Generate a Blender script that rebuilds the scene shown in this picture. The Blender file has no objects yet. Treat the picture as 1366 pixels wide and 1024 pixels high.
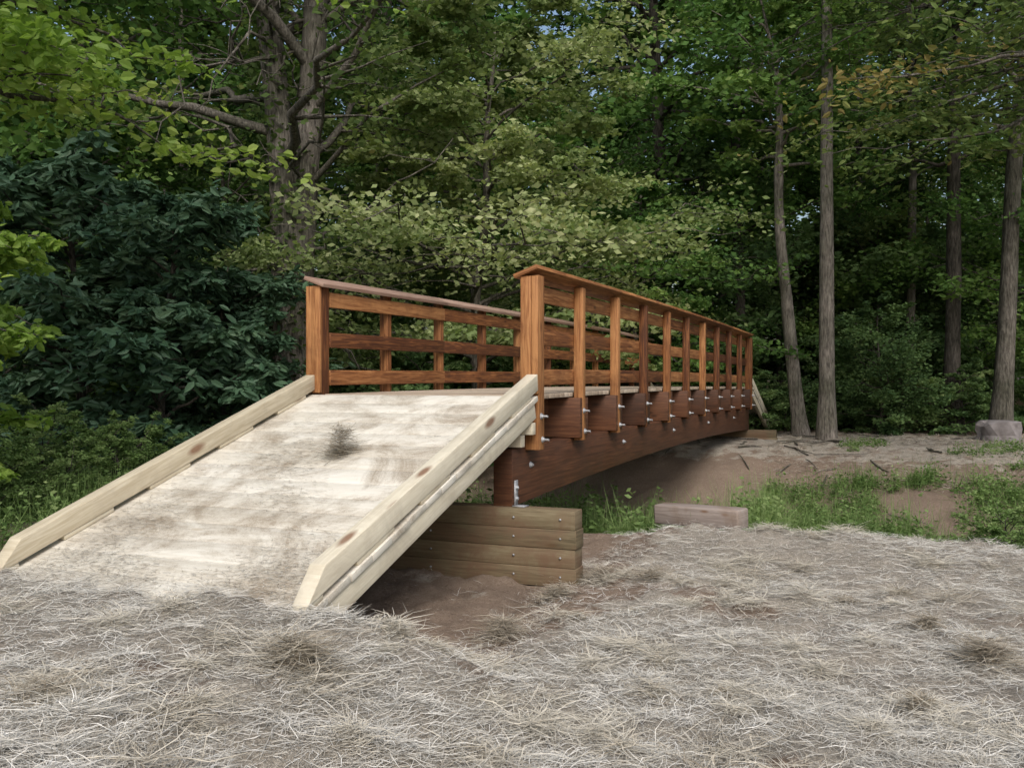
import bpy, math, random
import numpy as np
from mathutils import Vector, Matrix

scene = bpy.context.scene
EYE = 1.6
D = np.array([0.381, 0.9245]); N = np.array([-0.9245, 0.381]); R0 = np.array([0.186, 8.0])

# ------------------------------------------------------------------ helpers
def sm(a, b, x):
    u = np.clip((x - a) / (b - a), 0, 1)
    return u * u * (3 - 2 * u)

_r = np.random.RandomState(3)
_w = [(_r.uniform(0, 6.28), _r.uniform(0, 6.28)) for _ in range(40)]
def wob(x, y, f, k0, n=6):
    o = 0
    for i in range(n):
        a, p = _w[(k0 * 7 + i) % 40]
        ff = f * (1 + 0.37 * i)
        o = o + np.sin((x * math.cos(a) + y * math.sin(a)) * ff + p)
    return o / n

def ts(x, y):
    dx = x - R0[0]; dy = y - R0[1]
    return dx * D[0] + dy * D[1], dx * N[0] + dy * N[1]

def HT(x, y):
    t, s = ts(x, y)
    sw = s + 0.25 * wob(x, y, 1.1, 1)
    tw = t + 0.5 * wob(x, y, .7, 2)
    h = -1.52 + 0.0 * x
    h = h + 0.33 * sm(-2.95, -3.45, t) * sm(-1.7, -0.3, sw)
    h = h - 0.10 * sm(-3.1, -2.4, t) * (1 - sm(0.2, 1.0, t)) * sm(-1.3, -.3, s)
    h = h + 0.17 * np.exp(-((tw - 1.1) / .7) ** 2) * sm(-.45, -1.0, s)
    h = h + 0.25 * sm(2.3, 3.2, s) * (1 - sm(1.5, 3, t))
    down = sm(1.5, 3.4, tw) * (1 - sm(5.0, 10.5, tw))
    h = h - 0.9 * down
    h = h + 0.30 * sm(6, 11, tw)
    h = h + 0.03 * np.clip(t - 20, 0, 40)
    near = np.clip(1.3 - y / 30, 0, 1)
    rough = np.abs(wob(x, y, 5.2, 4)) + .6 * np.abs(wob(x, y, 9.5, 2))
    h = h + near * (0.035 * wob(x, y, 2.3, 3) + 0.085 * (rough - .35) + 0.012 * wob(x, y, 19, 5))
    return h + EYE

def new_mesh(name, V, Q, mats, mi=None, tint=None, uv=None, attrs=None, smooth=False):
    V = np.asarray(V, dtype=np.float32); Q = np.asarray(Q, dtype=np.int32)
    me = bpy.data.meshes.new(name)
    me.vertices.add(len(V)); me.vertices.foreach_set('co', V.ravel())
    me.loops.add(Q.size); me.loops.foreach_set('vertex_index', Q.ravel())
    me.polygons.add(len(Q)); me.polygons.foreach_set('loop_start', np.arange(0, Q.size, 4, dtype=np.int32))
    try: me.polygons.foreach_set('loop_total', np.full(len(Q), 4, dtype=np.int32))
    except Exception: pass
    for m in mats: me.materials.append(m)
    if mi is not None: me.polygons.foreach_set('material_index', np.asarray(mi, dtype=np.int32))
    if smooth is True: me.polygons.foreach_set('use_smooth', np.ones(len(Q), dtype=bool))
    elif smooth is not False: me.polygons.foreach_set('use_smooth', np.asarray(smooth, dtype=bool))
    if tint is not None:
        a = me.attributes.new('tint', 'FLOAT', 'POINT'); a.data.foreach_set('value', np.asarray(tint, dtype=np.float32))
    if attrs:
        for k, v in attrs.items():
            a = me.attributes.new(k, 'FLOAT', 'POINT'); a.data.foreach_set('value', np.asarray(v, dtype=np.float32))
    if uv is not None:
        l = me.uv_layers.new(name='UVMap'); l.data.foreach_set('uv', np.asarray(uv, dtype=np.float32).ravel())
    me.update(calc_edges=True); me.validate()
    return me

def add_obj(name, me, parent=None, loc=None):
    o = bpy.data.objects.new(name, me); scene.collection.objects.link(o)
    if parent: o.parent = parent
    if loc is not None: o.location = loc
    return o

# ------------------------------------------------------------------ materials
def mat(name):
    m = bpy.data.materials.new(name); m.use_nodes = True
    nt = m.node_tree; nt.nodes.clear()
    return m, nt
def nd(nt, typ, **kw):
    n = nt.nodes.new(typ)
    for k, v in kw.items():
        if k.startswith('_'): setattr(n, k[1:], v)
        else: n.inputs[k.replace('__', ' ')].default_value = v
    return n
def ramp(nt, src, stops):
    r = nt.nodes.new('ShaderNodeValToRGB')
    e = r.color_ramp.elements
    while len(e) < len(stops): e.new(0.5)
    for i, (p, c) in enumerate(stops):
        e[i].position = p; e[i].color = (*c, 1)
    nt.links.new(src, r.inputs[0]); return r
def math_n(nt, op, a, b):
    n = nt.nodes.new('ShaderNodeMath'); n.operation = op
    for i, v in enumerate((a, b)):
        if isinstance(v, (int, float)): n.inputs[i].default_value = v
        else: nt.links.new(v, n.inputs[i])
    return n.outputs[0]
def mixc(nt, f, a, b, typ='MIX'):
    n = nt.nodes.new('ShaderNodeMix'); n.data_type = 'RGBA'; n.blend_type = typ
    for i, v in ((0, f), (6, a), (7, b)):
        if isinstance(v, (int, float)): n.inputs[i].default_value = v
        elif isinstance(v, tuple): n.inputs[i].default_value = (*v, 1)
        else: nt.links.new(v, n.inputs[i])
    return n.outputs[2]

def leaf_mat(name, stops, trans=0.35, rough=0.5, spec=0.3, objvar=0.25, simple=False):
    m, nt = mat(name)
    at = nd(nt, 'ShaderNodeAttribute', _attribute_name='tint')
    oi = nd(nt, 'ShaderNodeObjectInfo')
    v = math_n(nt, 'ADD', at.outputs['Fac'], math_n(nt, 'MULTIPLY', math_n(nt, 'SUBTRACT', oi.outputs['Random'], 0.5), objvar))
    r = ramp(nt, v, stops)
    if simple: p = nd(nt, 'ShaderNodeBsdfDiffuse')
    else:
        p = nd(nt, 'ShaderNodeBsdfPrincipled', Roughness=rough); p.inputs['Specular IOR Level'].default_value = spec
    nt.links.new(r.outputs[0], p.inputs[0])
    t = nd(nt, 'ShaderNodeBsdfTranslucent')
    tc = mixc(nt, 1.0, r.outputs[0], (1.2, 1.25, .75), 'MULTIPLY')
    nt.links.new(tc, t.inputs[0])
    mx = nd(nt, 'ShaderNodeMixShader', Fac=trans)
    nt.links.new(p.outputs[0], mx.inputs[1]); nt.links.new(t.outputs[0], mx.inputs[2])
    o = nd(nt, 'ShaderNodeOutputMaterial'); nt.links.new(mx.outputs[0], o.inputs[0])
    return m

def bark_mat(name, c1, c2, scale=1.0):
    m, nt = mat(name)
    tc = nd(nt, 'ShaderNodeTexCoord'); mp = nd(nt, 'ShaderNodeMapping'); mp.inputs['Scale'].default_value = (9*scale, 9*scale, 1.6*scale)
    nt.links.new(tc.outputs['Object'], mp.inputs[0])
    n1 = nd(nt, 'ShaderNodeTexNoise', Scale=3.0, Detail=6.0, Roughness=.7); nt.links.new(mp.outputs[0], n1.inputs['Vector'])
    n2 = nd(nt, 'ShaderNodeTexNoise', Scale=1.3, Detail=3.0); nt.links.new(tc.outputs['Object'], n2.inputs['Vector'])
    r = ramp(nt, n1.outputs['Fac'], [(.35, tuple(x*.35 for x in c1)), (.52, c1), (.7, c2)])
    r2 = ramp(nt, n2.outputs['Fac'], [(.35, (.55, .58, .5)), (.65, (1.1, 1.08, 1.05))])
    c = mixc(nt, 1.0, r.outputs[0], r2.outputs[0], 'MULTIPLY')
    p = nd(nt, 'ShaderNodeBsdfPrincipled', Roughness=.9); p.inputs['Specular IOR Level'].default_value = .15
    nt.links.new(c, p.inputs['Base Color'])
    b = nd(nt, 'ShaderNodeBump', Strength=.8, Distance=.03); nt.links.new(n1.outputs['Fac'], b.inputs['Height']); nt.links.new(b.outputs[0], p.inputs['Normal'])
    o = nd(nt, 'ShaderNodeOutputMaterial'); nt.links.new(p.outputs[0], o.inputs[0])
    return m

def wood_mat(name, stops, knots=(.15, .07, .03), knot_amt=.8, rough=.65, dirt=None, dirt_amt=0.0, bump=.25, spec=.3, dr0=.45, dr1=.68, dscale=2.2, ks=(2.0, 5.5), kr0=.05, kr1=.13, streak=None):
    m, nt = mat(name)
    uv = nd(nt, 'ShaderNodeUVMap', _uv_map='UVMap')
    at = nd(nt, 'ShaderNodeAttribute', _attribute_name='tint')
    mp = nd(nt, 'ShaderNodeMapping'); mp.inputs['Scale'].default_value = (1.6, 26, 1); nt.links.new(uv.outputs[0], mp.inputs[0])
    g = nd(nt, 'ShaderNodeTexNoise', Scale=1.6, Detail=8.0, Roughness=.62, Distortion=.9); nt.links.new(mp.outputs[0], g.inputs['Vector'])
    v = math_n(nt, 'ADD', g.outputs['Fac'], math_n(nt, 'MULTIPLY', math_n(nt, 'SUBTRACT', at.outputs['Fac'], .5), .35))
    r = ramp(nt, v, stops)
    mp2 = nd(nt, 'ShaderNodeMapping'); mp2.inputs['Scale'].default_value = (ks[0], ks[1], 1); nt.links.new(uv.outputs[0], mp2.inputs[0])
    vo = nd(nt, 'ShaderNodeTexVoronoi', Scale=1.0); nt.links.new(mp2.outputs[0], vo.inputs['Vector'])
    kr = ramp(nt, vo.outputs['Distance'], [(kr0, (1, 1, 1)), (kr1, (0, 0, 0))])
    c = mixc(nt, math_n(nt, 'MULTIPLY', kr.outputs[0], knot_amt), r.outputs[0], knots)
    tc = nd(nt, 'ShaderNodeTexCoord')
    n3 = nd(nt, 'ShaderNodeTexNoise', Scale=dscale, Detail=10.0, Roughness=.72, Distortion=.6); nt.links.new(tc.outputs['Object'], n3.inputs['Vector'])
    if dirt:
        dr = ramp(nt, n3.outputs['Fac'], [(dr0, (0, 0, 0)), (dr1, (1, 1, 1))])
        c = mixc(nt, math_n(nt, 'MULTIPLY', dr.outputs[0], dirt_amt), c, dirt)
    if streak:
        n4 = nd(nt, 'ShaderNodeTexNoise', Scale=55.0, Detail=6.0, Roughness=.8, Distortion=2.0); nt.links.new(tc.outputs['Object'], n4.inputs['Vector'])
        sr = ramp(nt, math_n(nt, 'ADD', n4.outputs['Fac'], math_n(nt, 'MULTIPLY', math_n(nt, 'SUBTRACT', n3.outputs['Fac'], .5), .8)), [(.53, (0, 0, 0)), (.64, (1, 1, 1))])
        c = mixc(nt, math_n(nt, 'MULTIPLY', sr.outputs[0], .65), c, streak)
    p = nd(nt, 'ShaderNodeBsdfPrincipled', Roughness=rough); p.inputs['Specular IOR Level'].default_value = spec
    nt.links.new(c, p.inputs['Base Color'])
    b = nd(nt, 'ShaderNodeBump', Strength=bump, Distance=.004); nt.links.new(g.outputs['Fac'], b.inputs['Height']); nt.links.new(b.outputs[0], p.inputs['Normal'])
    o = nd(nt, 'ShaderNodeOutputMaterial'); nt.links.new(p.outputs[0], o.inputs[0])
    return m

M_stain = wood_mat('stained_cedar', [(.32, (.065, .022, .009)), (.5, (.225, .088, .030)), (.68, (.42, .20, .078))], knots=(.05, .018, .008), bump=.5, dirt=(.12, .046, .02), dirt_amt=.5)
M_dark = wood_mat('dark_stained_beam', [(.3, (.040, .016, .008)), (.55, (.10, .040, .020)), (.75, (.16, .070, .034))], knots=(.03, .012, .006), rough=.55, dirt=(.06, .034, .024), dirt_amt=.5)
M_cap = wood_mat('cap_sky_reflection', [(.3, (.20, .12, .085)), (.55, (.31, .20, .155)), (.75, (.42, .30, .24))], knots=(.1, .04, .02), rough=.5)  # cap wood with the grey sky reflection painted into its colour
M_pine = wood_mat('fresh_pine', [(.25, (.44, .375, .265)), (.5, (.58, .52, .395)), (.75, (.68, .625, .50))], knots=(.20, .10, .055), knot_amt=.9, dirt=(.36, .305, .23), dirt_amt=.5, ks=(1.3, 4.0), kr0=.07, kr1=.16)
M_rdeck = wood_mat('ramp_planks', [(.25, (.56, .515, .43)), (.5, (.67, .635, .555)), (.75, (.74, .71, .64))], knots=(.5, .38, .25), knot_amt=.4, dirt=(.34, .285, .215), dirt_amt=.85, dr0=.43, dr1=.66, dscale=1.7, streak=(.25, .20, .145))
M_treat = wood_mat('treated_timber', [(.25, (.085, .066, .038)), (.5, (.17, .135, .08)), (.75, (.25, .21, .135))], knots=(.08, .05, .02), dirt=(.15, .09, .055), dirt_amt=.85, dr0=.4, dr1=.62)
M_bdeck = wood_mat('bridge_planks', [(.25, (.28, .21, .155)), (.5, (.42, .34, .26)), (.75, (.52, .44, .35))], knots=(.12, .07, .04))
M_grey = wood_mat('weathered_plank', [(.25, (.15, .12, .105)), (.5, (.27, .225, .20)), (.75, (.37, .32, .29))], dirt=(.20, .14, .10), dirt_amt=.8)
m, nt = mat('galvanised_steel'); M_steel = m
p = nd(nt, 'ShaderNodeBsdfPrincipled', Roughness=.6, Metallic=.5); n = nd(nt, 'ShaderNodeTexNoise', Scale=60.0)
r = ramp(nt, n.outputs['Fac'], [(.3, (.30, .31, .33)), (.7, (.50, .51, .53))]); nt.links.new(r.outputs[0], p.inputs['Base Color'])
o = nd(nt, 'ShaderNodeOutputMaterial'); nt.links.new(p.outputs[0], o.inputs[0])
m, nt = mat('stone'); M_stone = m
p = nd(nt, 'ShaderNodeBsdfPrincipled', Roughness=.9); tc = nd(nt, 'ShaderNodeTexCoord'); n = nd(nt, 'ShaderNodeTexNoise', Scale=6.0, Detail=8.0); nt.links.new(tc.outputs['Object'], n.inputs['Vector'])
r = ramp(nt, n.outputs['Fac'], [(.3, (.15, .13, .125)), (.7, (.32, .29, .29))]); nt.links.new(r.outputs[0], p.inputs['Base Color'])
b = nd(nt, 'ShaderNodeBump', Strength=.6, Distance=.03); nt.links.new(n.outputs['Fac'], b.inputs['Height']); nt.links.new(b.outputs[0], p.inputs['Normal'])
o = nd(nt, 'ShaderNodeOutputMaterial'); nt.links.new(p.outputs[0], o.inputs[0])

# ground
m, nt = mat('ground_mat'); M_ground = m
tc = nd(nt, 'ShaderNodeTexCoord')
def noise(scale, det=6.0, rg=.6, vec=None, dist=0.0):
    n = nd(nt, 'ShaderNodeTexNoise', Scale=scale, Detail=det, Roughness=rg, Distortion=dist)
    nt.links.new(vec if vec else tc.outputs['Object'], n.inputs['Vector']); return n
fine = noise(38, 8, .75, dist=2.0)
med = noise(3.2, 6)
big = noise(.8, 4)
straw = ramp(nt, fine.outputs['Fac'], [(.32, (.16, .14, .115)), (.5, (.34, .31, .265)), (.68, (.53, .50, .445))])
dirt = ramp(nt, fine.outputs['Fac'], [(.3, (.13, .093, .07)), (.55, (.25, .195, .155)), (.75, (.38, .32, .265))])
litter = ramp(nt, fine.outputs['Fac'], [(.35, (.04, .037, .022)), (.6, (.11, .09, .055)), (.8, (.19, .15, .10))])
a_s = nd(nt, 'ShaderNodeAttribute', _attribute_name='straw'); a_f = nd(nt, 'ShaderNodeAttribute', _attribute_name='forest')
sm1 = ramp(nt, math_n(nt, 'ADD', a_s.outputs['Fac'], math_n(nt, 'MULTIPLY', math_n(nt, 'SUBTRACT', med.outputs['Fac'], .5), 1.6)), [(.4, (0, 0, 0)), (.6, (1, 1, 1))])
c = mixc(nt, sm1.outputs[0], dirt.outputs[0], straw.outputs[0])
sm2 = ramp(nt, math_n(nt, 'ADD', a_f.outputs['Fac'], math_n(nt, 'MULTIPLY', math_n(nt, 'SUBTRACT', med.outputs['Fac'], .5), 1.2)), [(.4, (0, 0, 0)), (.6, (1, 1, 1))])
c = mixc(nt, sm2.outputs[0], c, litter.outputs[0])
rb = ramp(nt, big.outputs['Fac'], [(.3, (.8, .79, .78)), (.65, (1.06, 1.05, 1.04))])
c = mixc(nt, 1.0, c, rb.outputs[0], 'MULTIPLY')
p = nd(nt, 'ShaderNodeBsdfDiffuse', Roughness=.8)
nt.links.new(c, p.inputs[0])
b = nd(nt, 'ShaderNodeBump', Strength=1.0, Distance=.03); nt.links.new(fine.outputs['Fac'], b.inputs['Height']); nt.links.new(b.outputs[0], p.inputs['Normal'])
o = nd(nt, 'ShaderNodeOutputMaterial'); nt.links.new(p.outputs[0], o.inputs[0])

def straw_mat(name, stops):
    m, nt = mat(name)
    at = nd(nt, 'ShaderNodeAttribute', _attribute_name='tint')
    r = ramp(nt, at.outputs['Fac'], stops)
    p = nd(nt, 'ShaderNodeBsdfDiffuse')
    nt.links.new(r.outputs[0], p.inputs[0])
    o = nd(nt, 'ShaderNodeOutputMaterial'); nt.links.new(p.outputs[0], o.inputs[0]); return m
M_straw = straw_mat('dry_straw', [(0, (.19, .16, .125)), (.3, (.41, .38, .325)), (.65, (.60, .575, .52)), (1, (.76, .74, .69))])
M_tuft = straw_mat('brown_hay', [(0, (.17, .14, .10)), (.5, (.36, .315, .245)), (1, (.54, .50, .42))])

SI = dict(simple=True)
M_lmid = leaf_mat('leaves_green', [(0, (.04, .085, .028)), (.4, (.10, .195, .058)), (.75, (.18, .30, .085)), (1, (.29, .40, .13))], **SI)
M_lund = leaf_mat('leaves_understory', [(0, (.045, .085, .038)), (.4, (.105, .18, .072)), (.75, (.185, .28, .11)), (1, (.29, .37, .16))], **SI)
M_ldog = leaf_mat('leaves_dogwood', [(0, (.10, .15, .05)), (.4, (.21, .28, .11)), (.75, (.33, .385, .18)), (1, (.47, .50, .27))], trans=.4, **SI)
M_lmag = leaf_mat('leaves_magnolia', [(0, (.028, .062, .034)), (.5, (.07, .14, .078)), (1, (.15, .24, .14))], trans=.15, rough=.5, spec=.3, objvar=.1)
M_lyel = leaf_mat('leaves_bright', [(0, (.13, .22, .04)), (.5, (.26, .39, .08)), (1, (.42, .50, .14))], trans=.5)
M_loli = leaf_mat('leaves_olive', [(0, (.05, .08, .03)), (.5, (.13, .19, .065)), (.88, (.22, .26, .09)), (1, (.28, .23, .09))], trans=.4, **SI)
M_lwee = leaf_mat('leaves_weeds', [(0, (.07, .125, .04)), (.5, (.17, .26, .09)), (1, (.32, .40, .18))], trans=.35, **SI)
M_bark = bark_mat('bark_grey', (.15, .135, .12), (.28, .26, .235))
M_barkd = bark_mat('bark_dark', (.10, .088, .08), (.19, .172, .155))
M_barkl = bark_mat('bark_pale', (.23, .205, .185), (.38, .35, .315))

# ------------------------------------------------------------------ geometry builders
def tube(pts, rad, sides=6):
    pts = np.asarray(pts, float); rad = np.asarray(rad, float); n = len(pts)
    tg = np.gradient(pts, axis=0); tg /= np.linalg.norm(tg, axis=1)[:, None] + 1e-9
    ref = np.array([0, 0, 1.0]) if abs(tg[0, 2]) < .9 else np.array([1.0, 0, 0])
    a = np.cross(tg, ref); a /= np.linalg.norm(a, axis=1)[:, None] + 1e-9
    b = np.cross(tg, a)
    ang = np.arange(sides) / sides * 2 * math.pi
    V = pts[:, None, :] + rad[:, None, None] * (a[:, None, :] * np.cos(ang)[None, :, None] + b[:, None, :] * np.sin(ang)[None, :, None])
    V = V.reshape(-1, 3)
    i = np.arange(n - 1)[:, None] * sides; j = np.arange(sides)[None, :]; j2 = (j + 1) % sides
    Q = np.stack([i + j, i + j2, i + sides + j2, i + sides + j], -1).reshape(-1, 4)
    return V, Q

def leaves(C, L, W, rs, up=.6, droop=.2, fold=False, dirs=None):
    n = len(C)
    az = rs.uniform(0, 2 * math.pi, n)
    a = np.stack([np.cos(az), np.sin(az), -droop + rs.normal(0, .35, n)], 1) if dirs is None else dirs + rs.normal(0, .3, (n, 3))
    a /= np.linalg.norm(a, axis=1)[:, None]
    u = rs.normal(0, 1, (n, 3)) * (1 - up) + np.array([0, 0, 1.0]) * up
    b = np.cross(a, u); b /= np.linalg.norm(b, axis=1)[:, None] + 1e-9
    nn = np.cross(b, a)
    sc = rs.uniform(.6, 1.3, n)[:, None]
    l = a * L * sc; w = b * W * .5 * sc
    if fold:
        f = nn * W * .18 * sc
        P = [C, C + l * .3 + w * .85 + f, C + l * .68 + w * .75 + f, C + l, C + l * .68 - w * .75 + f, C + l * .3 - w * .85 + f]
        V = np.stack(P, 1).reshape(-1, 3)
        k = np.arange(n)[:, None] * 6
        Q = np.concatenate([k + np.array([0, 1, 2, 3]), k + np.array([0, 3, 4, 5])], 0)
        return V, Q, 6
    V = np.stack([C - l * .5, C + w - l * .05, C + l * .5, C - w - l * .05], 1).reshape(-1, 3)
    Q = np.arange(n * 4).reshape(-1, 4)
    return V, Q, 4

def gen_tree(name, seed, H, r0, cb, cr, nl, ns, k, L, W, mats, lean=(0, 0), az=None, rise=(.1, .55), flat=.35, fold=False,
             prof=None, wander=.15, up=.45, droop=.2, spread=.22, bend=0.0, sub_len=.45, stems=1, vine=0, tmax=.93, sub_rise=(-.1, .35), dead=0):
    rs = np.random.RandomState(seed)
    Vs, Qs, Ms, Ts, Ss = [], [], [], [], []
    off = 0
    def put(V, Q, mi, T, smooth):
        nonlocal off
        Vs.append(V); Qs.append(Q + off); Ms.append(np.full(len(Q), mi)); Ts.append(T); Ss.append(np.full(len(Q), smooth)); off += len(V)
    nstem = 16
    stems_pts = []
    for si in range(stems):
        u = np.linspace(0, 1, nstem)
        ph = rs.uniform(0, 6.28, 4)
        so = si * np.array([.45, .1]) * (1 if stems > 1 else 0)
        diverge = (si * 2 - (stems - 1)) * .09 if stems > 1 else 0
        px = lean[0] * H * u + wander * np.sin(u * 5 + ph[0]) * u + wander * .4 * np.sin(u * 13 + ph[1]) * u + so[0] * r0 + diverge * H * u ** 1.5 * .5 * 1.0
        py = lean[1] * H * u + wander * np.sin(u * 4.3 + ph[2]) * u + so[1] * r0
        pz = u * H - .2
        pts = np.stack([px, py, pz], 1)
        rad = r0 * (1 - u) ** .7 * .9 + .015; rad[0] *= 1.45; rad[1] *= 1.08
        V, Q = tube(pts, rad, 12 if r0 > .1 else 7)
        V = V + rs.normal(0, r0 * .04, V.shape)
        put(V, Q, 0, np.full(len(V), .5), True)
        stems_pts.append((pts, rad))
    for i in range(dead):
        pts, rad = stems_pts[i % stems]; i0 = rs.randint(3, 12); th = rs.uniform(0, 6.28); ln = rs.uniform(.8, 3.2)
        uu = np.linspace(0, 1, 9); sg = rs.choice([1, -1.2], p=[.55, .45])
        P = pts[i0] + np.stack([np.cos(th) * uu * ln, np.sin(th) * uu * ln, sg * (.35 * uu + .3 * uu ** 2) * ln], 1)
        P[1:] += rs.normal(0, .05 * ln, (8, 3))
        V, Q = tube(P, .032 * (1 - uu * .85) + .003, 5); put(V, Q, 0, np.full(len(V), .5), True)
        for j in range(5):
            q = rs.randint(2, 8); d = rs.normal(0, 1, 3); d[2] = abs(d[2]) * .3 - .2 + rs.normal(0, .3); d /= np.linalg.norm(d)
            B = P[q] + d * (np.linspace(0, 1, 5) * ln * .4)[:, None]; B[1:] += rs.normal(0, .03 * ln, (4, 3))
            V, Q = tube(B, np.linspace(.012, .003, 5), 4); put(V, Q, 0, np.full(len(V), .5), True)
    C, T, DR = [], [], []
    for i in range(nl):
        pts, rad = stems_pts[i % stems]
        f = (i + rs.uniform(0, 1)) / nl
        z0 = cb + (H * tmax - cb) * f
        u0 = (z0 + .2) / H * (nstem - 1); i0 = int(min(u0, nstem - 2)); fr = u0 - i0
        base = pts[i0] * (1 - fr) + pts[i0 + 1] * fr; rb = rad[i0]
        pf = prof(f) if prof else (math.sin(math.pi * (.18 + .78 * f)) ** .7)
        ln = cr * pf * rs.uniform(.6, 1.12)
        th = rs.uniform(*az) if az else i * 2.4 + rs.uniform(-.5, .5)
        rz = rs.uniform(*rise) + f * .25
        m = 8; uu = np.linspace(0, 1, m)
        sd = np.array([math.cos(th), math.sin(th), 0]); lat = np.array([-sd[1], sd[0], 0])
        P = base + sd * (uu * ln)[:, None] + np.array([0, 0, 1]) * ((rz * uu - (bend + .15) * uu ** 2) * ln)[:, None] \
            + lat * (np.sin(uu * 3 + rs.uniform(0, 6)) * uu * ln * .12)[:, None]
        P[1:] += rs.normal(0, .025 * ln, (m - 1, 3))
        rl = max(.008, min(rb * .45, ln * .022)) * (1 - uu * .88) + .003
        V, Q = tube(P, rl, 6); put(V, Q, 0, np.full(len(V), .5), True)
        ct = rs.normal(.5, .13)
        for j in range(ns):
            q = rs.uniform(.22, 1.0) if j else 1.0
            qi = q * (m - 1); ia = int(min(qi, m - 2)); fa = qi - ia
            a0 = P[ia] * (1 - fa) + P[ia + 1] * fa
            th2 = th + rs.choice([-1, 1]) * rs.uniform(.3, 1.4) if j else th
            sl = ln * sub_len * rs.uniform(.5, 1.1) * (1.15 - q * .5)
            d2 = np.array([math.cos(th2), math.sin(th2), rs.uniform(*sub_rise) - bend * .5])
            w = np.linspace(0, 1, 4)
            B = a0 + d2 * (w * sl)[:, None] + np.array([0, 0, -1]) * ((w ** 2) * sl * (.12 + bend * .4))[:, None]
            B[1:] += rs.normal(0, .04 * sl, (3, 3))
            V, Q = tube(B, np.linspace(max(.006, rl[ia] * .5), .003, 4), 4); put(V, Q, 0, np.full(len(V), .5), True)
            kk = int(k * rs.uniform(.6, 1.4))
            uu2 = rs.uniform(.1, 1.1, kk)
            ii = np.clip(uu2 * 3, 0, 2.999).astype(int); ff = uu2 * 3 - ii
            c = B[ii] * (1 - ff)[:, None] + B[ii + 1] * ff[:, None]
            sp = sl * spread
            c = c + rs.normal(0, 1, (kk, 3)) * np.array([sp, sp, sp * flat])
            C.append(c); T.append(ct + rs.normal(0, .09) + rs.normal(0, .1, kk))
    if vine:
        pts, rad = stems_pts[0]
        kk = vine
        u = rs.uniform(0.02, .75, kk); iu = (u * (nstem - 1)).astype(int)
        c = pts[iu] * (1 - (u * (nstem - 1) - iu))[:, None] + pts[iu + 1] * (u * (nstem - 1) - iu)[:, None]
        a = rs.uniform(0, 6.28, kk); rr = rad[iu] + np.abs(rs.normal(0, .16, kk)) * (1 + np.sin(u * 19) * .6)
        c = c + np.stack([np.cos(a) * rr, np.sin(a) * rr, rs.normal(0, .1, kk)], 1)
        C.append(c); T.append(rs.normal(.3, .14, kk))
    C = np.concatenate(C); T = np.clip(np.concatenate(T), 0, 1)
    V, Q, nv = leaves(C, L, W, rs, up=up, droop=droop, fold=fold)
    put(V, Q, 1, np.repeat(T, nv), False)
    me = new_mesh(name, np.concatenate(Vs), np.concatenate(Qs), mats, np.concatenate(Ms), np.concatenate(Ts), smooth=np.concatenate(Ss))
    return me

def gh(x, y): return float(HT(np.array(x, float), np.array(y, float)))
def place(name, me, x, y, rot=0, sc=1.0, parent=None, dz=0):
    o = add_obj(name, me, parent, (x, y, gh(x, y) + dz))
    o.rotation_euler = (0, 0, rot); o.scale = (sc,) * 3 if not isinstance(sc, tuple) else sc
    return o
def at(px, z): return (px - 683) / 1250 * z

# ------------------------------------------------------------------ ground sheet
def axis(lo, hi, step, far_lo, far_hi):
    c = list(np.arange(lo, hi, step)); s = step; v = hi
    while v < far_hi: c.append(v); s *= 1.25; v += s
    c.append(far_hi)
    s = step; v = lo - step; l = []
    while v > far_lo: l.append(v); s *= 1.25; v -= s
    l.append(far_lo)
    return np.array(l[::-1] + c)
gx = axis(-9, 13, .06, -400, 400); gy = axis(1, 22, .06, -200, 500)
X, Y = np.meshgrid(gx, gy); Z = HT(X, Y)
nx, ny = len(gx), len(gy)
i = np.arange(ny - 1)[:, None] * nx; j = np.arange(nx - 1)[None, :]
Q = np.stack([i + j, i + j + 1, i + nx + j + 1, i + nx + j], -1).reshape(-1, 4)
t, s = ts(X, Y)
tw = t + 0.5 * wob(X, Y, .7, 2)
stw = (1 - sm(1.8, 2.6, tw)) * (1 - .75 * sm(-3.4, -2.6, t) * sm(-1.5, -.6, s)) * (1 - .6*sm(2.4, 3.0, s))
stw = stw * (.76 + .8 * np.clip(wob(X, Y, 1.9, 5) + .35, -.35, .6))
stw = np.maximum(stw, .62 * sm(8.5, 10, tw) * (1 - sm(15, 18, tw)))
forest = np.maximum(sm(14.5, 17.5, tw - .15 * X), sm(3.2, 5.5, s) * sm(0, 4, t))
me = new_mesh('ground', np.stack([X.ravel(), Y.ravel(), Z.ravel()], 1), Q, [M_ground], attrs={'straw': stw.ravel(), 'forest': forest.ravel()}, smooth=True)
add_obj('ground', me)

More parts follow.
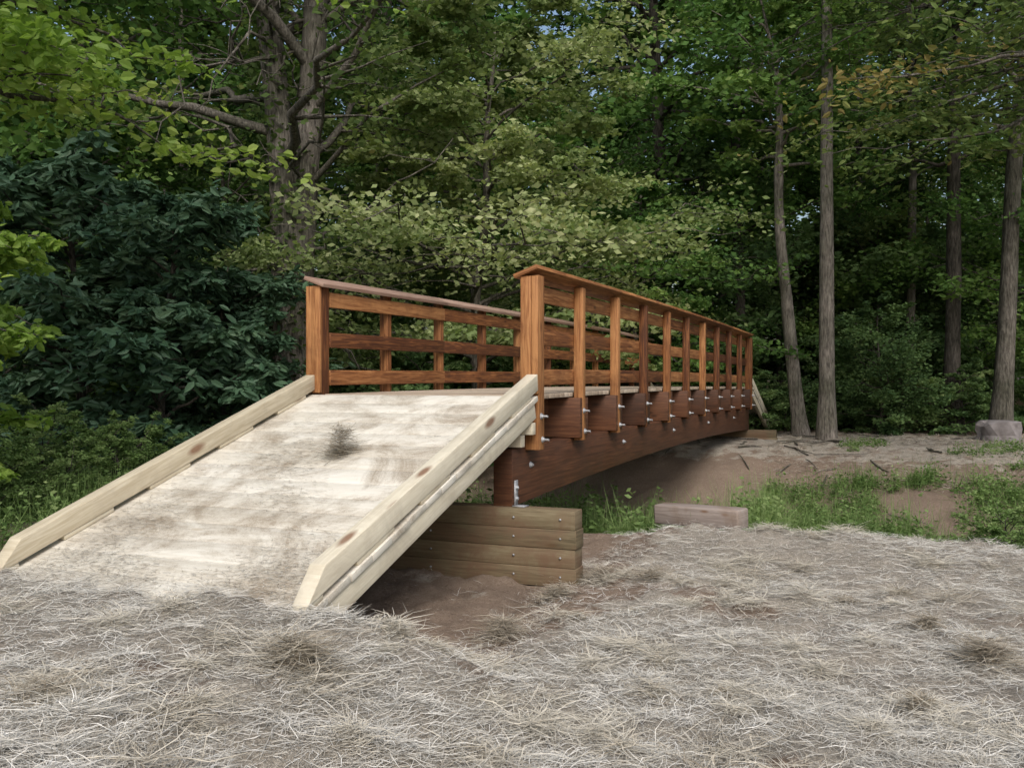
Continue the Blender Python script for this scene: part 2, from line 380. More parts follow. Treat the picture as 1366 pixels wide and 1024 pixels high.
# ------------------------------------------------------------------ straw
def strands(P, L, W, rs, tilt=.18, mean=None, curl=.5):
    n = len(P)
    az = rs.uniform(0, 2 * math.pi, n) if mean is None else mean + rs.normal(0, .5, n)
    l = L * rs.uniform(.4, 1.4, n)
    el = np.abs(rs.normal(0, tilt, n))
    a = np.stack([np.cos(az) * np.cos(el), np.sin(az) * np.cos(el), np.sin(el)], 1)
    kk = rs.normal(0, curl, n)
    a2 = np.stack([np.cos(az + kk) * np.cos(el), np.sin(az + kk) * np.cos(el), np.sin(el) - .35 * np.abs(rs.normal(0, .5, n))], 1)
    b = np.stack([-np.sin(az), np.cos(az), rs.normal(0, .5, n)], 1); b /= np.linalg.norm(b, axis=1)[:, None]
    w = W * rs.uniform(.5, 1.3, n)
    p0 = P; p1 = P + a * (l * .5)[:, None]; p2 = p1 + a2 * (l * .5)[:, None]
    bw = b * (w * .5)[:, None]
    V = np.stack([p0 - bw * .6, p0 + bw * .6, p1 + bw, p1 - bw, p2 + bw * .3, p2 - bw * .3], 1).reshape(-1, 3)
    k = np.arange(n)[:, None] * 6
    Q = np.concatenate([k + np.array([0, 1, 2, 3]), k + np.array([3, 2, 4, 5])], 0)
    return V, Q
rs = np.random.RandomState(11)
NS = 340000
yy = 2.3 + (rs.uniform(0, 1, NS) ** 1.35) * 8.7
xx = rs.uniform(-.66, .66, NS) * yy + rs.uniform(-.5, .5, NS)
t, s = ts(xx, yy)
dens = .64 + .9 * wob(xx, yy, 1.9, 5) + .5 * wob(xx, yy, 6, 1) + .3 * sm(-5.0, -6.5, t)
ok = (rs.uniform(0, 1, NS) < np.maximum(dens, .16))
under = (t > -3.25) & (s > -.35 + .15 * wob(xx, yy, 3, 0)) & (s < 2.4)
ok &= ~(under & (rs.uniform(0, 1, NS) > .03))
ok &= ~((t > -2.9) & (t < 0.3) & (s > -1.2) & (rs.uniform(0, 1, NS) > .35))
ok &= (t < 2.1) | (rs.uniform(0, 1, NS) < .05)
ok &= ~((s > 2.4) & (t > -3) & (rs.uniform(0, 1, NS) > .3))
ok &= t < 3.2
xx, yy = xx[ok], yy[ok]
P = np.stack([xx, yy, HT(xx, yy) + np.abs(rs.normal(0, .012, len(xx)))], 1)
mean = 4.5 * wob(xx, yy, 7.5, 2) + rs.normal(0, 1.1, len(xx)) + np.pi * rs.randint(0, 2, len(xx))
V, Q = strands(P, .11, .0027, rs, mean=mean, curl=.8, tilt=.18)
tt = np.repeat(np.clip(.58 + .16 * wob(xx, yy, 1.7, 3) + .18 * wob(xx, yy, 8, 4) + rs.normal(0, .2, len(xx)), 0, 1), 6)
add_obj('straw_mulch', new_mesh('straw_mulch', V, Q, [M_straw], tint=tt))

CV = []; CQ = []; CT = []; coff = 0
def clump(x, y, r, n, h=None, base=None, tone=.5):
    global coff
    rs = np.random.RandomState(int(abs(x * 100) + abs(y * 37)) % 9999)
    a = rs.uniform(0, 6.28, n); q = np.abs(rs.normal(0, .55, n)) * r
    st = rs.uniform(.6, 1.6); ro = rs.uniform(0, 3)
    ux = np.cos(a) * q * st; uy = np.sin(a) * q
    px = x + ux * math.cos(ro) - uy * math.sin(ro); py = y + ux * math.sin(ro) + uy * math.cos(ro)
    hh = (h or r * .3) * np.clip(1 - (q / (r * 1.3)) ** 2, 0, 1)
    bz = HT(px, py) if base is None else base(px, py)
    P = np.stack([px, py, bz + hh * rs.uniform(0, 1, n)], 1)
    V, Q = strands(P, r * 1.0, .0034, rs, tilt=.22, curl=1.1)
    CV.append(V); CQ.append(Q + coff); coff += len(V)
    CT.append(np.repeat(np.clip(rs.normal(tone, .25, n), 0, 1), 6))
def gp(px, py, hz=-1.5):
    z = 1250 * (-hz) / (py - 508); return (px - 683) / 1250 * z, z
for (px, py, r, hz, n) in [(670, 835, .17, -1.52, 700), (400, 915, .16, -1.3, 900), (990, 785, .07, -1.5, 700), (1130, 800, .08, -1.5, 500),
                        (1240, 842, .10, -1.5, 600), (1320, 885, .16, -1.5, 900), (740, 785, .14, -1.5, 700), (60, 975, .13, -1.3, 600), (770, 812, .07, -1.5, 400),
                        (1225, 945, .09, -1.5, 400), (870, 760, .16, -1.45, 500), (800, 750, .18, -1.45, 600),
                        (560, 890, .12, -1.5, 350), (965, 920, .05, -1.5, 300)]:
    x, y = gp(px, py, hz); clump(x, y, r, n, h=r * .55, tone=.42)
rq = np.random.RandomState(9)
for _ in range(190):
    y = 2.8 + rq.uniform(0, 1) ** 1.2 * 7; x = rq.uniform(-.6, .62) * y; t_, s_ = ts(x, y)
    if (t_ > -3.4 and s_ > -.6) or t_ > 1.8: continue
    clump(x, y, rq.uniform(.07, .22), 240, tone=rq.uniform(.7, 1.3))
add_obj('hay_clumps', new_mesh('hay_clumps', np.concatenate(CV), np.concatenate(CQ), [M_tuft], tint=np.concatenate(CT)))

# ------------------------------------------------------------------ beams
class BM:
    def __init__(self, seed=0): self.V = []; self.Q = []; self.U = []; self.T = []; self.n = 0; self.rs = random.Random(seed)
    def beam(self, p0, p1, w, h, side=(0, 1, 0), cut0=0, cut1=0):
        p0 = Vector(p0); p1 = Vector(p1); ax = (p1 - p0); L = ax.length; ax.normalize()
        sd = Vector(side); sd = (sd - ax * sd.dot(ax)).normalized(); up = ax.cross(sd)
        if up.z < 0: up = -up
        vs = []
        for (e, base, cut, sg) in ((0, p0, cut0, 1), (1, p1, cut1, -1)):
            for a, b in ((-1, -1), (1, -1), (1, 1), (-1, 1)):
                vs.append(base + sd * (a * w / 2) + up * (b * h / 2) + ax * (sg * cut if b > 0 else 0))
        k = self.n
        fs = [(0, 3, 2, 1), (4, 5, 6, 7), (0, 1, 5, 4), (1, 2, 6, 5), (2, 3, 7, 6), (3, 0, 4, 7)]
        uo = self.rs.uniform(0, 50); vo = self.rs.uniform(0, 50); tt = self.rs.random()
        for fi, f in enumerate(fs):
            self.Q.append([k + q for q in f])
            for q in f:
                c = vs[q] - p0; l = c.dot(ax); a = c.dot(sd); b = c.dot(up)
                if fi < 2: uv = (uo + a * .6, vo + b)
                elif fi in (2, 4): uv = (uo + l, vo + a)
                else: uv = (uo + l, vo + b + .37)
                self.U.append(uv)
        self.V += [tuple(v) for v in vs]; self.T += [tt] * 8; self.n += 8
    def obj(self, name, mt, parent, bevel=.005):
        me = new_mesh(name, self.V, self.Q, [mt], tint=self.T, uv=self.U)
        o = add_obj(name, me, parent)
        import bmesh
        bm = bmesh.new(); bm.from_mesh(me); bmesh.ops.recalc_face_normals(bm, faces=bm.faces); bm.to_mesh(me); bm.free()
        if bevel:
            md = o.modifiers.new('bevel', 'BEVEL'); md.width = bevel; md.segments = 2; md.limit_method = 'ANGLE'
        return o

bridge = bpy.data.objects.new('wooden_footbridge', None); scene.collection.objects.link(bridge)
bridge.location = (R0[0], R0[1], EYE); bridge.rotation_euler = (0, 0, math.atan2(D[1], D[0]))
WD = 2.17; SP = 1.245; NP = 11; TL = SP * (NP - 1)
def cam_(t, C=.03): return C * (1 - ((t - TL / 2) / (TL / 2)) ** 2)
def longboard(B, s, h, w, hh, t0=-.06, t1=TL + .06, side=(0, 1, 0)):
    T = [t0] + [SP * i for i in range(2, NP - 1, 2)] + [t1]
    for a, b in zip(T[:-1], T[1:]):
        B.beam((a + .0015, s, h + cam_(a)), (b - .0015, s, h + cam_(b)), w, hh, side=side)
for nm, s0, sg in (('right_railing', 0, 1), ('left_railing', WD, -1)):
    B = BM(5 if sg > 0 else 9)
    for i in range(NP):
        t = i * SP; c = cam_(t)
        w = .14 if i in (0, NP - 1) else .092
        B.beam((t, s0, -.585 + c), (t, s0, .895 + c), w, w)
    off = .046 + .020
    for h in (.765, .385, .03):
        longboard(B, s0 + sg * off, h, .038, .142, t0=.07, t1=TL - .07)
    for e in (-.088,):
        B.beam((e, s0 + sg * .035, -.11), (e, s0 + sg * .035, .885), .034, .095, side=(1, 0, 0))
        B.beam((e + .005, s0 - sg * .045, -.11), (e + .005, s0 - sg * .045, .885), .034, .06, side=(1, 0, 0))
    B.obj(nm, M_stain, bridge)
    B = BM(21)
    a = math.radians(20)
    side = (0, -sg * math.cos(a), math.sin(a))
    T = [-.13] + [SP * i for i in range(2, NP - 1, 2)] + [TL + .12]
    for a0, b0 in zip(T[:-1], T[1:]):
        B.beam((a0 + .001, s0 + sg * .03, .925 + cam_(a0)), (b0 - .001, s0 + sg * .03, .925 + cam_(b0)), .225, .036, side=side)
    B.obj(nm + '_cap', M_cap if sg < 0 else M_stain, bridge, .003)  # left cap carries the painted sky reflection, right cap is plain stain
B = BM(31); t = 0.0
while t < TL:
    c = cam_(t + .07)
    B.beam((t + .07, .062, -.142 + c), (t + .07, WD - .062, -.142 + c), .134, .042, side=(1, 0, 0)); t += .14
B.obj('deck', M_bdeck, bridge, .003)
B = BM(41)
for i in range(NP):
    t = i * SP; c = cam_(t)
    for dt in (-.09, .09):
        if (i == 0 and dt < 0) or (i == NP - 1 and dt > 0): continue
        B.beam((t + dt, -.045, -.365 + c), (t + dt, WD + .045, -.365 + c), .085, .385, side=(1, 0, 0))
for s in (.32, 1.085, WD - .32):
    longboard(B, s, -.27, .08, .19, 0, TL)
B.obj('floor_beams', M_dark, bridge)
B = BM(43)
for s in (.135, WD - .135):
    n = 18; T = np.linspace(-.36, TL + .36, n + 1)
    k = B.n; uo = 3.3 + s; V = []
    for tt in T:
        cb = cam_(tt, .10)
        top = -.562 + cam_(tt); bot = -1.02 + max(-.02, cb)
        for (ss, hh) in ((s - .085, bot), (s + .085, bot), (s + .085, top), (s - .085, top)): V.append((tt, ss, hh))
    for q in range(n):
        for a in range(4):
            f = [q * 4 + a, q * 4 + (a + 1) % 4, q * 4 + 4 + (a + 1) % 4, q * 4 + 4 + a]
            B.Q.append([k + x for x in f])
            for x in f:
                v = V[x]; B.U.append((uo + v[0] * .7, v[2] if a in (1, 3) else v[1]))
    for f in ((0, 3, 2, 1), (n * 4, n * 4 + 1, n * 4 + 2, n * 4 + 3)):
        B.Q.append([k + x for x in f]); B.U += [(V[x][1], V[x][2]) for x in f]
    B.V += V; B.T += [.5] * len(V); B.n += len(V)
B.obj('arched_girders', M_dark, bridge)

def ramp_parts(prefix, t_top, sgn, seed):
    slope = (1.17 - .12) / 3.22; Lr = 3.2
    def P(u, s, h): return (t_top + sgn * u, s, -.122 - slope * u + h)
    nrm = math.cos(math.atan(slope))
    B = BM(seed); u = 0.0; ds = .235 * nrm; rj = random.Random(seed)
    while u < Lr:
        uu = u + ds / 2
        w = .235 - .0035
        jz = rj.uniform(-.0015, .0015)
        B.beam(P(uu, -.075 - rj.uniform(0, .01), -.022 / nrm + jz), P(uu, WD + .075, -.022 / nrm + jz), w, .042, side=(1, 0, -slope * sgn)); u += ds
    B.T = [.5 + (x - .5) * .6 for x in B.T]
    B.obj(prefix + '_planks', M_rdeck, bridge, .002)
    B = BM(seed + 1)
    for s in (-.025, WD + .025):
        hc = .035 + .0675 / nrm
        B.beam(P(0.0 + .0, s, hc), P(Lr + .14, s, hc), .10, .135, cut0=-.03, cut1=.22)
        u = .12
        while u < Lr:
            B.beam(P(u, s, .0175), P(u + .42, s, .0175), .088, .033); u += .76
    B.obj(prefix + '_curbs', M_pine, bridge, .006)
    B = BM(seed + 2)
    for s in (-.03, .72, 1.45, WD + .03):
        B.beam(P(.02, s, -.046 - .07 / nrm), P(Lr - .02, s, -.046 - .07 / nrm), .07, .135, cut1=.02)
    e = t_top + sgn * .04
    B.beam((e, -.06, -.40), (e, WD + .06, -.40), .08, .10, side=(1, 0, 0))
    B.beam((e + sgn * .1, .0, -.50), (e + sgn * .1, WD, -.50), .09, .10, side=(1, 0, 0))
    B.obj(prefix + '_stringers', M_pine, bridge)
ramp_parts('near_ramp', -.11, -1, 61)
ramp_parts('far_ramp', TL + .075, 1, 71)
B = BM(81)
for tt, z0 in ((-.36, -1.03), (TL + .36, -1.03)):
    for q in range(4):
        B.beam((tt + random.Random(q).uniform(-.004, .004), -.52 - (q % 2) * .012, z0 - .075 - q * .152), (tt, WD + .5, z0 - .075 - q * .152), .19, .150, side=(1, 0, 0))
B.obj('abutment_timbers', M_treat, bridge, .004)
VV = []; QQ = []; off = 0
def stbox(c, sz):
    global off
    for dx in (-1, 1):
        for dy in (-1, 1):
            for dz in (-1, 1): VV.append((c[0] + dx * sz[0] / 2, c[1] + dy * sz[1] / 2, c[2] + dz * sz[2] / 2))
    for f in ((0, 1, 3, 2), (4, 6, 7, 5), (0, 4, 5, 1), (2, 3, 7, 6), (0, 2, 6, 4), (1, 5, 7, 3)): QQ.append([off + q for q in f])
    off += 8
def bolt(t, s, h, sg, ln=.06, r=.011):
    global off
    V, Q = tube([(t, s, h), (t, s + sg * ln * .5, h), (t, s + sg * ln, h)], [r, r, r], 6); VV.extend(V.tolist()); QQ.extend((Q + off).tolist()); off += len(V)
    V, Q = tube([(t, s, h), (t, s + sg * .004, h), (t, s + sg * .0045, h)], [r * 2.6, r * 2.6, .001], 10); VV.extend(V.tolist()); QQ.extend((Q + off).tolist()); off += len(V)
    V, Q = tube([(t, s + sg * .004, h), (t, s + sg * .018, h), (t, s + sg * .0185, h)], [r * 1.8, r * 1.8, .001], 6); VV.extend(V.tolist()); QQ.extend((Q + off).tolist()); off += len(V)
for i in range(NP):
    t = i * SP; c = cam_(t)
    for s, sg in ((-.046, -1), (WD + .046, 1)):
        if i in (0, NP - 1): s += sg * .025
        for h in (-.30, -.50): bolt(t + (.02 if h < -.4 else -.01), s, h + c, sg)
for t in (.05, 3.0, 5.6, 8.2, 10.8):
    for s, sg in ((.05, -1), (WD - .05, 1)): bolt(t, s, -.72 + cam_(t), sg, .03)
for s, sg in ((.05, -1), (WD - .05, 1)):
    stbox((-.29, s + sg * .005, -.93), (.07, .008, .22)); stbox((-.33, s + sg * .06, -1.024), (.1, .11, .008))
    bolt(-.29, s + sg * .008, -.88, sg, .02, .008); bolt(-.29, s + sg * .008, -.97, sg, .02, .008)
for q in range(4):
    for s in (-.4, .0, .75, 1.5):
        V, Q = tube([(-.455, s, -1.10 - q * .152), (-.462, s, -1.10 - q * .152), (-.463, s, -1.10 - q * .152)], [.009, .009, .001], 8); VV.extend(V.tolist()); QQ.extend((Q + off).tolist()); off += len(V)
add_obj('bolts_and_brackets', new_mesh('bolts', VV, QQ, [M_steel]), bridge)

e = bpy.data.objects.new('old_timber_beam', None); scene.collection.objects.link(e)
B = BM(91); x0, z0 = at(880, 9.9), 9.9; x1, z1 = at(992, 9.3), 9.3
B.beam((x0, z0, EYE - 1.39), (x1, z1, EYE - 1.37), .25, .2); B.obj('timber', M_grey, e, .02)
e = bpy.data.objects.new('wooden_plank', None); scene.collection.objects.link(e)
B = BM(92); B.beam((-.80, 4.60, EYE - 1.275), (-1.45, 5.03, EYE - 1.22), .14, .04); B.obj('plank', M_rdeck, e, .004)

def ramp_base(px, py):
    t, s = ts(px, py); u = -(t + .11)
    return EYE - .122 - (1.05 / 3.22) * u + .003
def rp(t, s): p = R0 + D * t + N * s; return p[0], p[1]
CV = []; CQ = []; CT = []; coff = 0
x, y = rp(-1.45, 1.0)
clump(x, y, .14, 1100, h=.22, base=ramp_base, tone=.5)
add_obj('hay_tuft', new_mesh('hay_tuft', np.concatenate(CV), np.concatenate(CQ), [M_tuft], tint=np.concatenate(CT)))
rs = np.random.RandomState(77)
n = 24000
tt = -.3 - rs.uniform(0, 1, n) ** .6 * 3.05; ss = rs.uniform(.06, WD - .06, n)
keep = rs.uniform(0, 1, n) < (.12 + .9 * wob(tt, ss, 2.6, 4) + .9 * sm(-2.7, -3.35, tt + .15 * wob(ss, tt, 5, 1))); tt = tt[keep]; ss = ss[keep]
px = R0[0] + D[0] * tt + N[0] * ss; py = R0[1] + D[1] * tt + N[1] * ss
V, Q = strands(np.stack([px, py, ramp_base(px, py) + .003], 1), .06, .0026, rs, tilt=.05)
add_obj('loose_straw', new_mesh('loose_straw', V, Q, [M_straw], tint=np.repeat(np.clip(rs.normal(.33, .22, len(tt)), 0, 1), 6)))

def rock(name, x, y, sx, sy, sz, seed):
    import bmesh
    bm = bmesh.new(); bmesh.ops.create_icosphere(bm, subdivisions=3, radius=1)
    rr = random.Random(seed); ph = [rr.uniform(0, 6) for _ in range(6)]
    for v in bm.verts:
        c = v.co; k = 1 + .16 * math.sin(c.x * 3 + ph[0]) + .14 * math.sin(c.y * 4 + ph[1]) + .12 * math.sin(c.z * 5 + ph[2]) + .05 * math.sin(c.x * 11 + c.y * 9 + ph[3])
        c = c * k; c.x = max(-.8, min(.8, c.x)); c.z = max(-.6, min(.7, c.z)); v.co = Vector((c.x * sx, c.y * sy, c.z * sz))
    me = bpy.data.meshes.new(name); bm.to_mesh(me); bm.free(); me.materials.append(M_stone)
    add_obj(name, me, None, (x, y, gh(x, y) + sz * .25))
rock('rock', at(1330, 19.4), 19.4, .5, .35, .42, 1)
rock('rock', at(1336, 8.9), 8.9, .2, .16, .14, 2); rock('rock', at(1240, 8.9), 8.9, .17, .14, .09, 3); rock('rock', at(1290, 10.5), 10.5, .25, .2, .12, 5)

# ------------------------------------------------------------------ trees
TK = dict(flat=.75, up=.18, sub_rise=(-.45, .7), spread=.26, rise=(-.05, .8))
T_tall = [gen_tree('tall_a', 1, 17, .19, 3.2, 4.2, 36, 8, 54, .22, .13, [M_bark, M_lmid], **TK),
          gen_tree('tall_b', 2, 20, .24, 5.0, 5.0, 36, 8, 54, .23, .14, [M_barkd, M_lmid], lean=(.03, .0), **TK),
          gen_tree('tall_c', 3, 15, .15, 2.6, 3.8, 34, 8, 54, .21, .12, [M_barkl, M_loli], lean=(-.04, 0), **TK)]
T_under = [gen_tree('under_a', 4, 7, .08, .6, 2.8, 32, 8, 66, .15, .085, [M_bark, M_lund], **TK),
           gen_tree('under_b', 5, 5, .06, .2, 2.4, 30, 8, 66, .14, .08, [M_barkd, M_lund], **TK),
           gen_tree('under_c', 6, 9, .10, 1.2, 3.2, 34, 8, 66, .16, .09, [M_bark, M_lmid], **TK)]
T_bush = [gen_tree('bush_a', 7, 2.0, .03, .05, 1.5, 22, 7, 55, .11, .07, [M_barkd, M_lund], flat=.6, up=.3, prof=lambda f: 1 - .6 * f),
          gen_tree('bush_b', 8, 1.3, .03, .05, 1.2, 22, 7, 55, .08, .04, [M_barkd, M_lwee], flat=.6, up=.3, rise=(.2, 1.1), prof=lambda f: 1 - .6 * f)]

dist = bpy.data.objects.new('distant_forest', None); scene.collection.objects.link(dist)
rr = random.Random(42)
for row, (y0, y1, n, kind) in enumerate([(26, 30, 12, 'u'), (27, 32, 11, 't'), (33, 39, 13, 'u'), (37, 45, 9, 't'), (46, 54, 14, 'u'), (54, 64, 8, 't'), (60, 70, 16, 'u')]):
    for q in range(n):
        y = rr.uniform(y0, y1); f = (q + rr.uniform(.1, .9)) / n
        x = (-.72 + 1.44 * f) * y
        me = rr.choice(T_tall if kind == 't' else T_under)
        place('tree', me, x, y, rr.uniform(0, 6.28), rr.uniform(.85, 1.3), dist)

def single(name, me, px, z, rot=0, sc=1.0): return place(name, me, at(px, z), z, rot, sc)

single('slender_tree', gen_tree('slender_a', 101, 19, .165, 9.5, 3.6, 24, 8, 60, .15, .09, [M_barkl, M_lmid], lean=(.004, 0), wander=.10, up=.25, flat=.6), 1103, 19.5)
single('leaning_tree', gen_tree('lean_a', 102, 10, .17, 6, 2.8, 24, 8, 60, .15, .09, [M_barkl, M_lmid], lean=(-.10, 0), wander=.2, up=.25, flat=.6), 1070, 21.0)
single('leaning_tree', gen_tree('lean_b', 103, 18, .20, 6.0, 3.8, 28, 8, 60, .15, .09, [M_bark, M_loli], lean=(.07, 0), wander=.2, up=.25, flat=.6), 1333, 20)
single('hardwood_tree', gen_tree('hw_a', 104, 19, .20, 6, 4, 28, 8, 60, .16, .09, [M_barkd, M_loli], lean=(.01, 0), up=.25, flat=.6), 1268, 22)
single('hardwood_tree', gen_tree('hw_b', 105, 18, .13, 6.5, 3.6, 26, 8, 60, .16, .09, [M_barkl, M_lmid], lean=(.01, 0), up=.25, flat=.6), 1212, 25)
single('hardwood_tree', gen_tree('hw_c', 106, 18, .16, 4.5, 3.6, 30, 8, 60, .16, .09, [M_barkd, M_lmid], lean=(-.03, 0), up=.25, flat=.6), 990, 24)
single('hardwood_tree', T_tall[1], 880, 26, 2.0)
single('hardwood_tree', T_tall[1], 500, 23, .4); single('hardwood_tree', T_tall[0], 62, 20, 2.4)
single('hardwood_tree', T_tall[2], 230, 25, 4); single('hardwood_tree', T_tall[0], -60, 18, 4)

single('vine_covered_oak', gen_tree('oak', 110, 18, .34, 5.2, 5.5, 34, 8, 42, .15, .09, [M_bark, M_loli], stems=2, vine=3600, wander=.25, rise=(.2, .9), up=.3, flat=.6, dead=44), 385, 16.6)
single('dogwood_tree', gen_tree('dogwood', 111, 8.6, .11, 1.3, 4.5, 56, 13, 76, .125, .075, [M_bark, M_ldog], flat=.3, rise=(.1, .6), bend=.05, up=.36, wander=.3,
       prof=lambda f: (1 - f ** 2.2) ** .5 * (.75 + .25 * math.sin(f * 9)) + .1), 640, 18.2)
single('dogwood_tree', gen_tree('dogwood2', 112, 6.0, .08, 1.0, 3.2, 32, 10, 60, .13, .075, [M_bark, M_lmid], flat=.3, rise=(.1, .4), up=.4), 850, 22)
for (px, z, q, sc) in [(940, 24, 0, 1), (1160, 26, 1, .9), (1240, 27, 0, 1), (1400, 22, 2, .9), (560, 24, 2, 1.), (450, 21, 1, .9), (780, 25, 2, 1.), (1040, 27, 2, 1), (300, 20, 0, 1), (120, 19, 2, 1), (-30, 17, 0, 1), (1330, 26, 1, 1.2), (1175, 21.5, 1, .62)]:
    single('understory_tree', T_under[q], px, z, px * .1, sc)
mag = gen_tree('magnolia', 120, 5.6, .07, .1, 1.9, 60, 9, 34, .20, .085, [M_barkd, M_lmag], flat=.8, fold=True, droop=.35, up=.25, rise=(.0, .7), prof=lambda f: (1 - f ** 2) ** .5 * .9 * (.8 + .25 * math.sin(f * 17)) + .15)
place('magnolia_bush', mag, at(215, 13.5), 13.5, 0, .96); place('magnolia_bush', mag, at(105, 14.6), 14.6, 2.0, 1.12); place('magnolia_bush', mag, at(300, 15.5), 15.5, 4.0, .8)

maple = gen_tree('maple', 130, 11, .17, 4.0, 4.4, 24, 9, 66, .12, .085, [M_bark, M_lyel], fold=True, az=(-.9, .5), flat=.4, rise=(.1, .35), bend=.15, up=.3)
place('maple_tree', maple, -7.2, 9.6, 0)
sap = gen_tree('sapling', 131, 3.8, .03, .5, .9, 26, 7, 36, .10, .065, [M_bark, M_lyel], fold=True, flat=.6, bend=.3, droop=.5, up=.3)
place('maple_sapling', sap, -5.05, 7.9, 0); place('maple_sapling', sap, -5.75, 9.0, 2, 1.2)
hick = gen_tree('hickory', 132, 13, .2, 4.6, 5.6, 34, 9, 60, .13, .07, [M_bark, M_loli], fold=True, az=(2.3, 4.0), flat=.4, rise=(.1, .45), bend=.15, up=.3)
place('hickory_tree', hick, 10.6, 14.0, 0)

for i in range(30):
    px = rr.uniform(880, 1500); z = rr.uniform(21.5, 25)
    place('shrub', T_bush[0], at(px, z), z, rr.uniform(0, 6), rr.uniform(.4, .9))
for i in range(18):
    px = rr.uniform(-60, 760); z = rr.uniform(16.5, 22)
    place('shrub', T_bush[0], at(px, z), z, rr.uniform(0, 6), rr.uniform(.7, 1.2))
for (px, z, sc) in [(20, 9.5, .45), (90, 10.0, .4), (150, 11, .5), (60, 11.5, .6), (190, 12.0, .5), (-30, 9.0, .5)]:
    place('bank_shrub', T_bush[1], at(px, z), z, px, sc)

def weeds(name, pts, seed, hmax=.35, L=.055, W=.028, mt=M_lwee, n=60, blades=40, lift=0):
    rs = np.random.RandomState(seed); C = []; T = []
    for (x, y, r, sc) in pts:
        a = rs.uniform(0, 6.28, n); q = np.sqrt(rs.uniform(0, 1, n)) * r
        cx = x + np.cos(a) * q; cy = y + np.sin(a) * q
        hh = hmax * sc * (1 - (q / r) ** 2 * .7) * rs.uniform(.1, 1, n)
        C.append(np.stack([cx, cy, HT(cx, cy) + hh], 1)); T.append(np.clip(rs.normal(.5, .18) + (hh / hmax - .5) * .3 + rs.normal(0, .12, n), 0, 1))
    C = np.concatenate(C); T = np.concatenate(T)
    V, Q, nv = leaves(C, L, W, rs, up=.4, droop=.0); T = np.repeat(T, nv)
    m = len(pts) * blades; idx = rs.randint(0, len(pts), m); pa = np.array([[p[0], p[1], p[2]] for p in pts])[idx]
    a = rs.uniform(0, 6.28, m); q = np.sqrt(rs.uniform(0, 1, m)) * pa[:, 2]
    cx = pa[:, 0] + np.cos(a) * q; cy = pa[:, 1] + np.sin(a) * q
    V2, Q2 = strands(np.stack([cx, cy, HT(cx, cy)], 1), hmax * .9, .007, rs, tilt=1.1, curl=.4)
    add_obj(name, new_mesh(name, np.concatenate([V, V2]), np.concatenate([Q, Q2 + len(V)]), [mt], tint=np.concatenate([T, np.repeat(np.clip(rs.normal(.6, .15, m), 0, 1), 6)])))
rs = np.random.RandomState(5)
def region(n, t0, t1, s0, s1, r=(.10, .28), thresh=-.2, f=1.2, sc=(.4, 1.3)):
    out = []
    while len(out) < n:
        t = rs.uniform(t0, t1); s = rs.uniform(s0, s1); x, y = rp(t, s)
        if wob(x, y, f, 2) + .5 * wob(x, y, 4 * f, 1) > thresh: out.append((x, y, rs.uniform(*r), rs.uniform(*sc)))
    return out
weeds('bank_weeds', region(640, 4.0, 8.4, -8.5, -.8, thresh=-.28), 1, .40)
weeds('bank_weeds', region(360, 2.4, 6.2, -1.0, 3.6, thresh=-.6), 2, .75, L=.075, W=.04)
weeds('bank_weeds', region(460, -2.2, 4.5, 2.8, 9.0, thresh=-.6), 3, .42)
weeds('bank_weeds', region(70, 8.0, 12.0, -9.0, -2.0, thresh=.1), 4, .2)
weeds('bank_weeds', region(240, 2.6, 4.2, -9.5, 0, thresh=-.5), 6, .6)
weeds('bank_weeds', [(at(1003 + rs.uniform(-18, 30), z), z, .25, rs.uniform(.5, 1.15)) for z in rs.uniform(11.0, 13.0, 70)], 7, 1.05, L=.07, W=.04, n=90)
weeds('bank_weeds', [(at(px, z), z, .28, rs.uniform(.4, 1.2)) for px, z in zip(rs.uniform(1060, 1230, 46), rs.uniform(11.8, 13.0, 46))], 8, .7, L=.07, W=.04)
place('bank_shrub', T_bush[1], at(1335, 11.4), 11.4, 3, .55)

n = 42000; tt = rs.uniform(8.0, 15.5, n); ss = rs.uniform(-14, -.6, n)
x = R0[0] + D[0] * tt + N[0] * ss; y = R0[1] + D[1] * tt + N[1] * ss
k = wob(x, y, 1.6, 1) > rs.uniform(-.9, .5, n); x = x[k]; y = y[k]
V, Q = strands(np.stack([x, y, HT(x, y)], 1), .16, .007, rs, tilt=.2)
add_obj('dry_grass', new_mesh('dry_grass', V, Q, [M_tuft], tint=np.repeat(np.clip(rs.normal(.6, .25, len(x)), 0, 1), 6)))
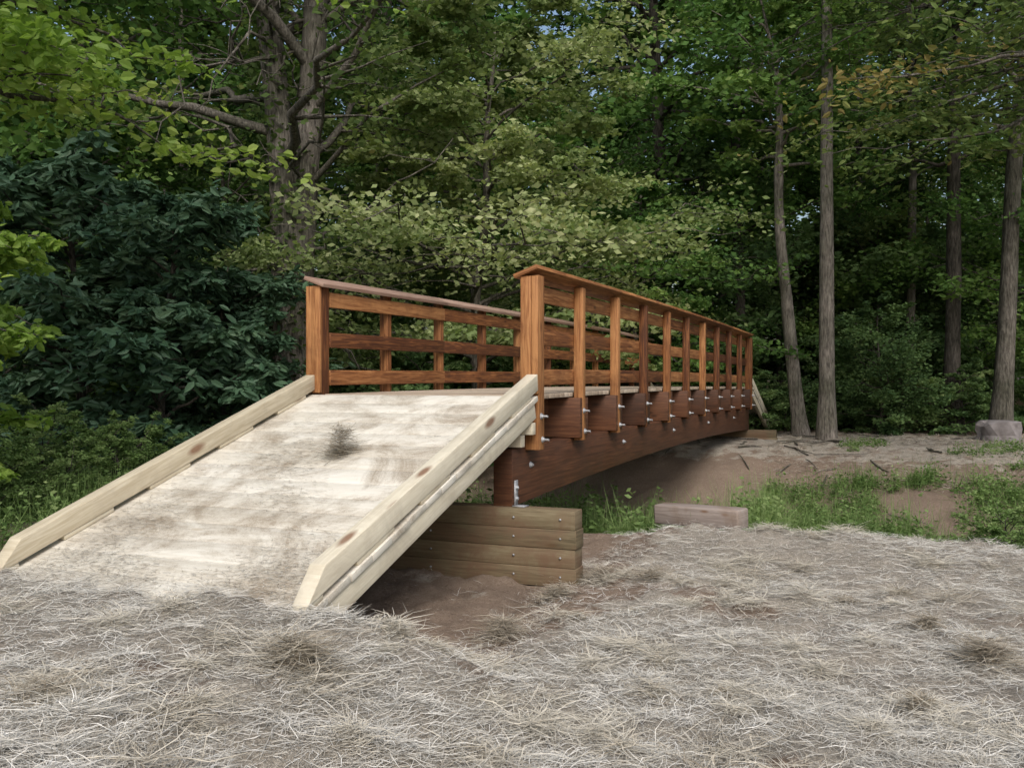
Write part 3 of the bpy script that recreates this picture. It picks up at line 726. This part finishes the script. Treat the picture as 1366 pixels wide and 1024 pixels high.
# scattered sticks and clods on the far bank
SV = []; SQ = []; so_ = 0
for _ in range(70):
    t_ = rs.uniform(5.5, 14.5); s_ = rs.uniform(-11, 1.5); x, y = rp(t_, s_); a = rs.uniform(0, 6.28); l = rs.uniform(.12, .5)
    xs = x + np.cos(a) * l * np.linspace(-1, 1, 4); ys = y + np.sin(a) * l * np.linspace(-1, 1, 4)
    P = np.stack([xs, ys, HT(xs, ys) + .02 + rs.uniform(0, .03, 4)], 1); V, Q = tube(P, np.array([.012, .014, .011, .005]) * rs.uniform(.6, 1.6), 5)
    SV.append(V); SQ.append(Q + so_); so_ += len(V)
add_obj('fallen_sticks', new_mesh('fallen_sticks', np.concatenate(SV), np.concatenate(SQ), [M_bark]))

# ------------------------------------------------------------------ light, world, camera
el = math.radians(45); azs = math.radians(172)
dirv = Vector((math.sin(azs) * math.cos(el), math.cos(azs) * math.cos(el), math.sin(el)))
sl = bpy.data.lights.new('sun', 'SUN'); sl.energy = 2.4; sl.angle = math.radians(35); sl.color = (1, .985, .96)
so = bpy.data.objects.new('sun', sl); scene.collection.objects.link(so); so.rotation_euler = (-dirv).to_track_quat('-Z', 'Y').to_euler()
w = bpy.data.worlds.new('World'); scene.world = w; w.use_nodes = True
nt = w.node_tree; bg = nt.nodes['Background']; sky = nt.nodes.new('ShaderNodeTexSky'); sky.sky_type = 'NISHITA'; sky.sun_disc = False
sky.sun_elevation = el; sky.sun_rotation = azs; sky.dust_density = 4.0; sky.air_density = 1.3; sky.ozone_density = 1.2
nt.links.new(sky.outputs[0], bg.inputs[0]); bg.inputs[1].default_value = .15
scene.view_settings.view_transform = 'Standard'; scene.view_settings.look = 'None'; scene.view_settings.exposure = 0

cd = bpy.data.cameras.new('camera'); co = bpy.data.objects.new('camera', cd); scene.collection.objects.link(co)
cd.sensor_width = 36; cd.lens = 1250 / 1366 * 36; cd.clip_end = 1500; cd.clip_start = .05
co.location = (0, 0, EYE); co.rotation_euler = (math.radians(90 - .18), 0, 0)
scene.camera = co
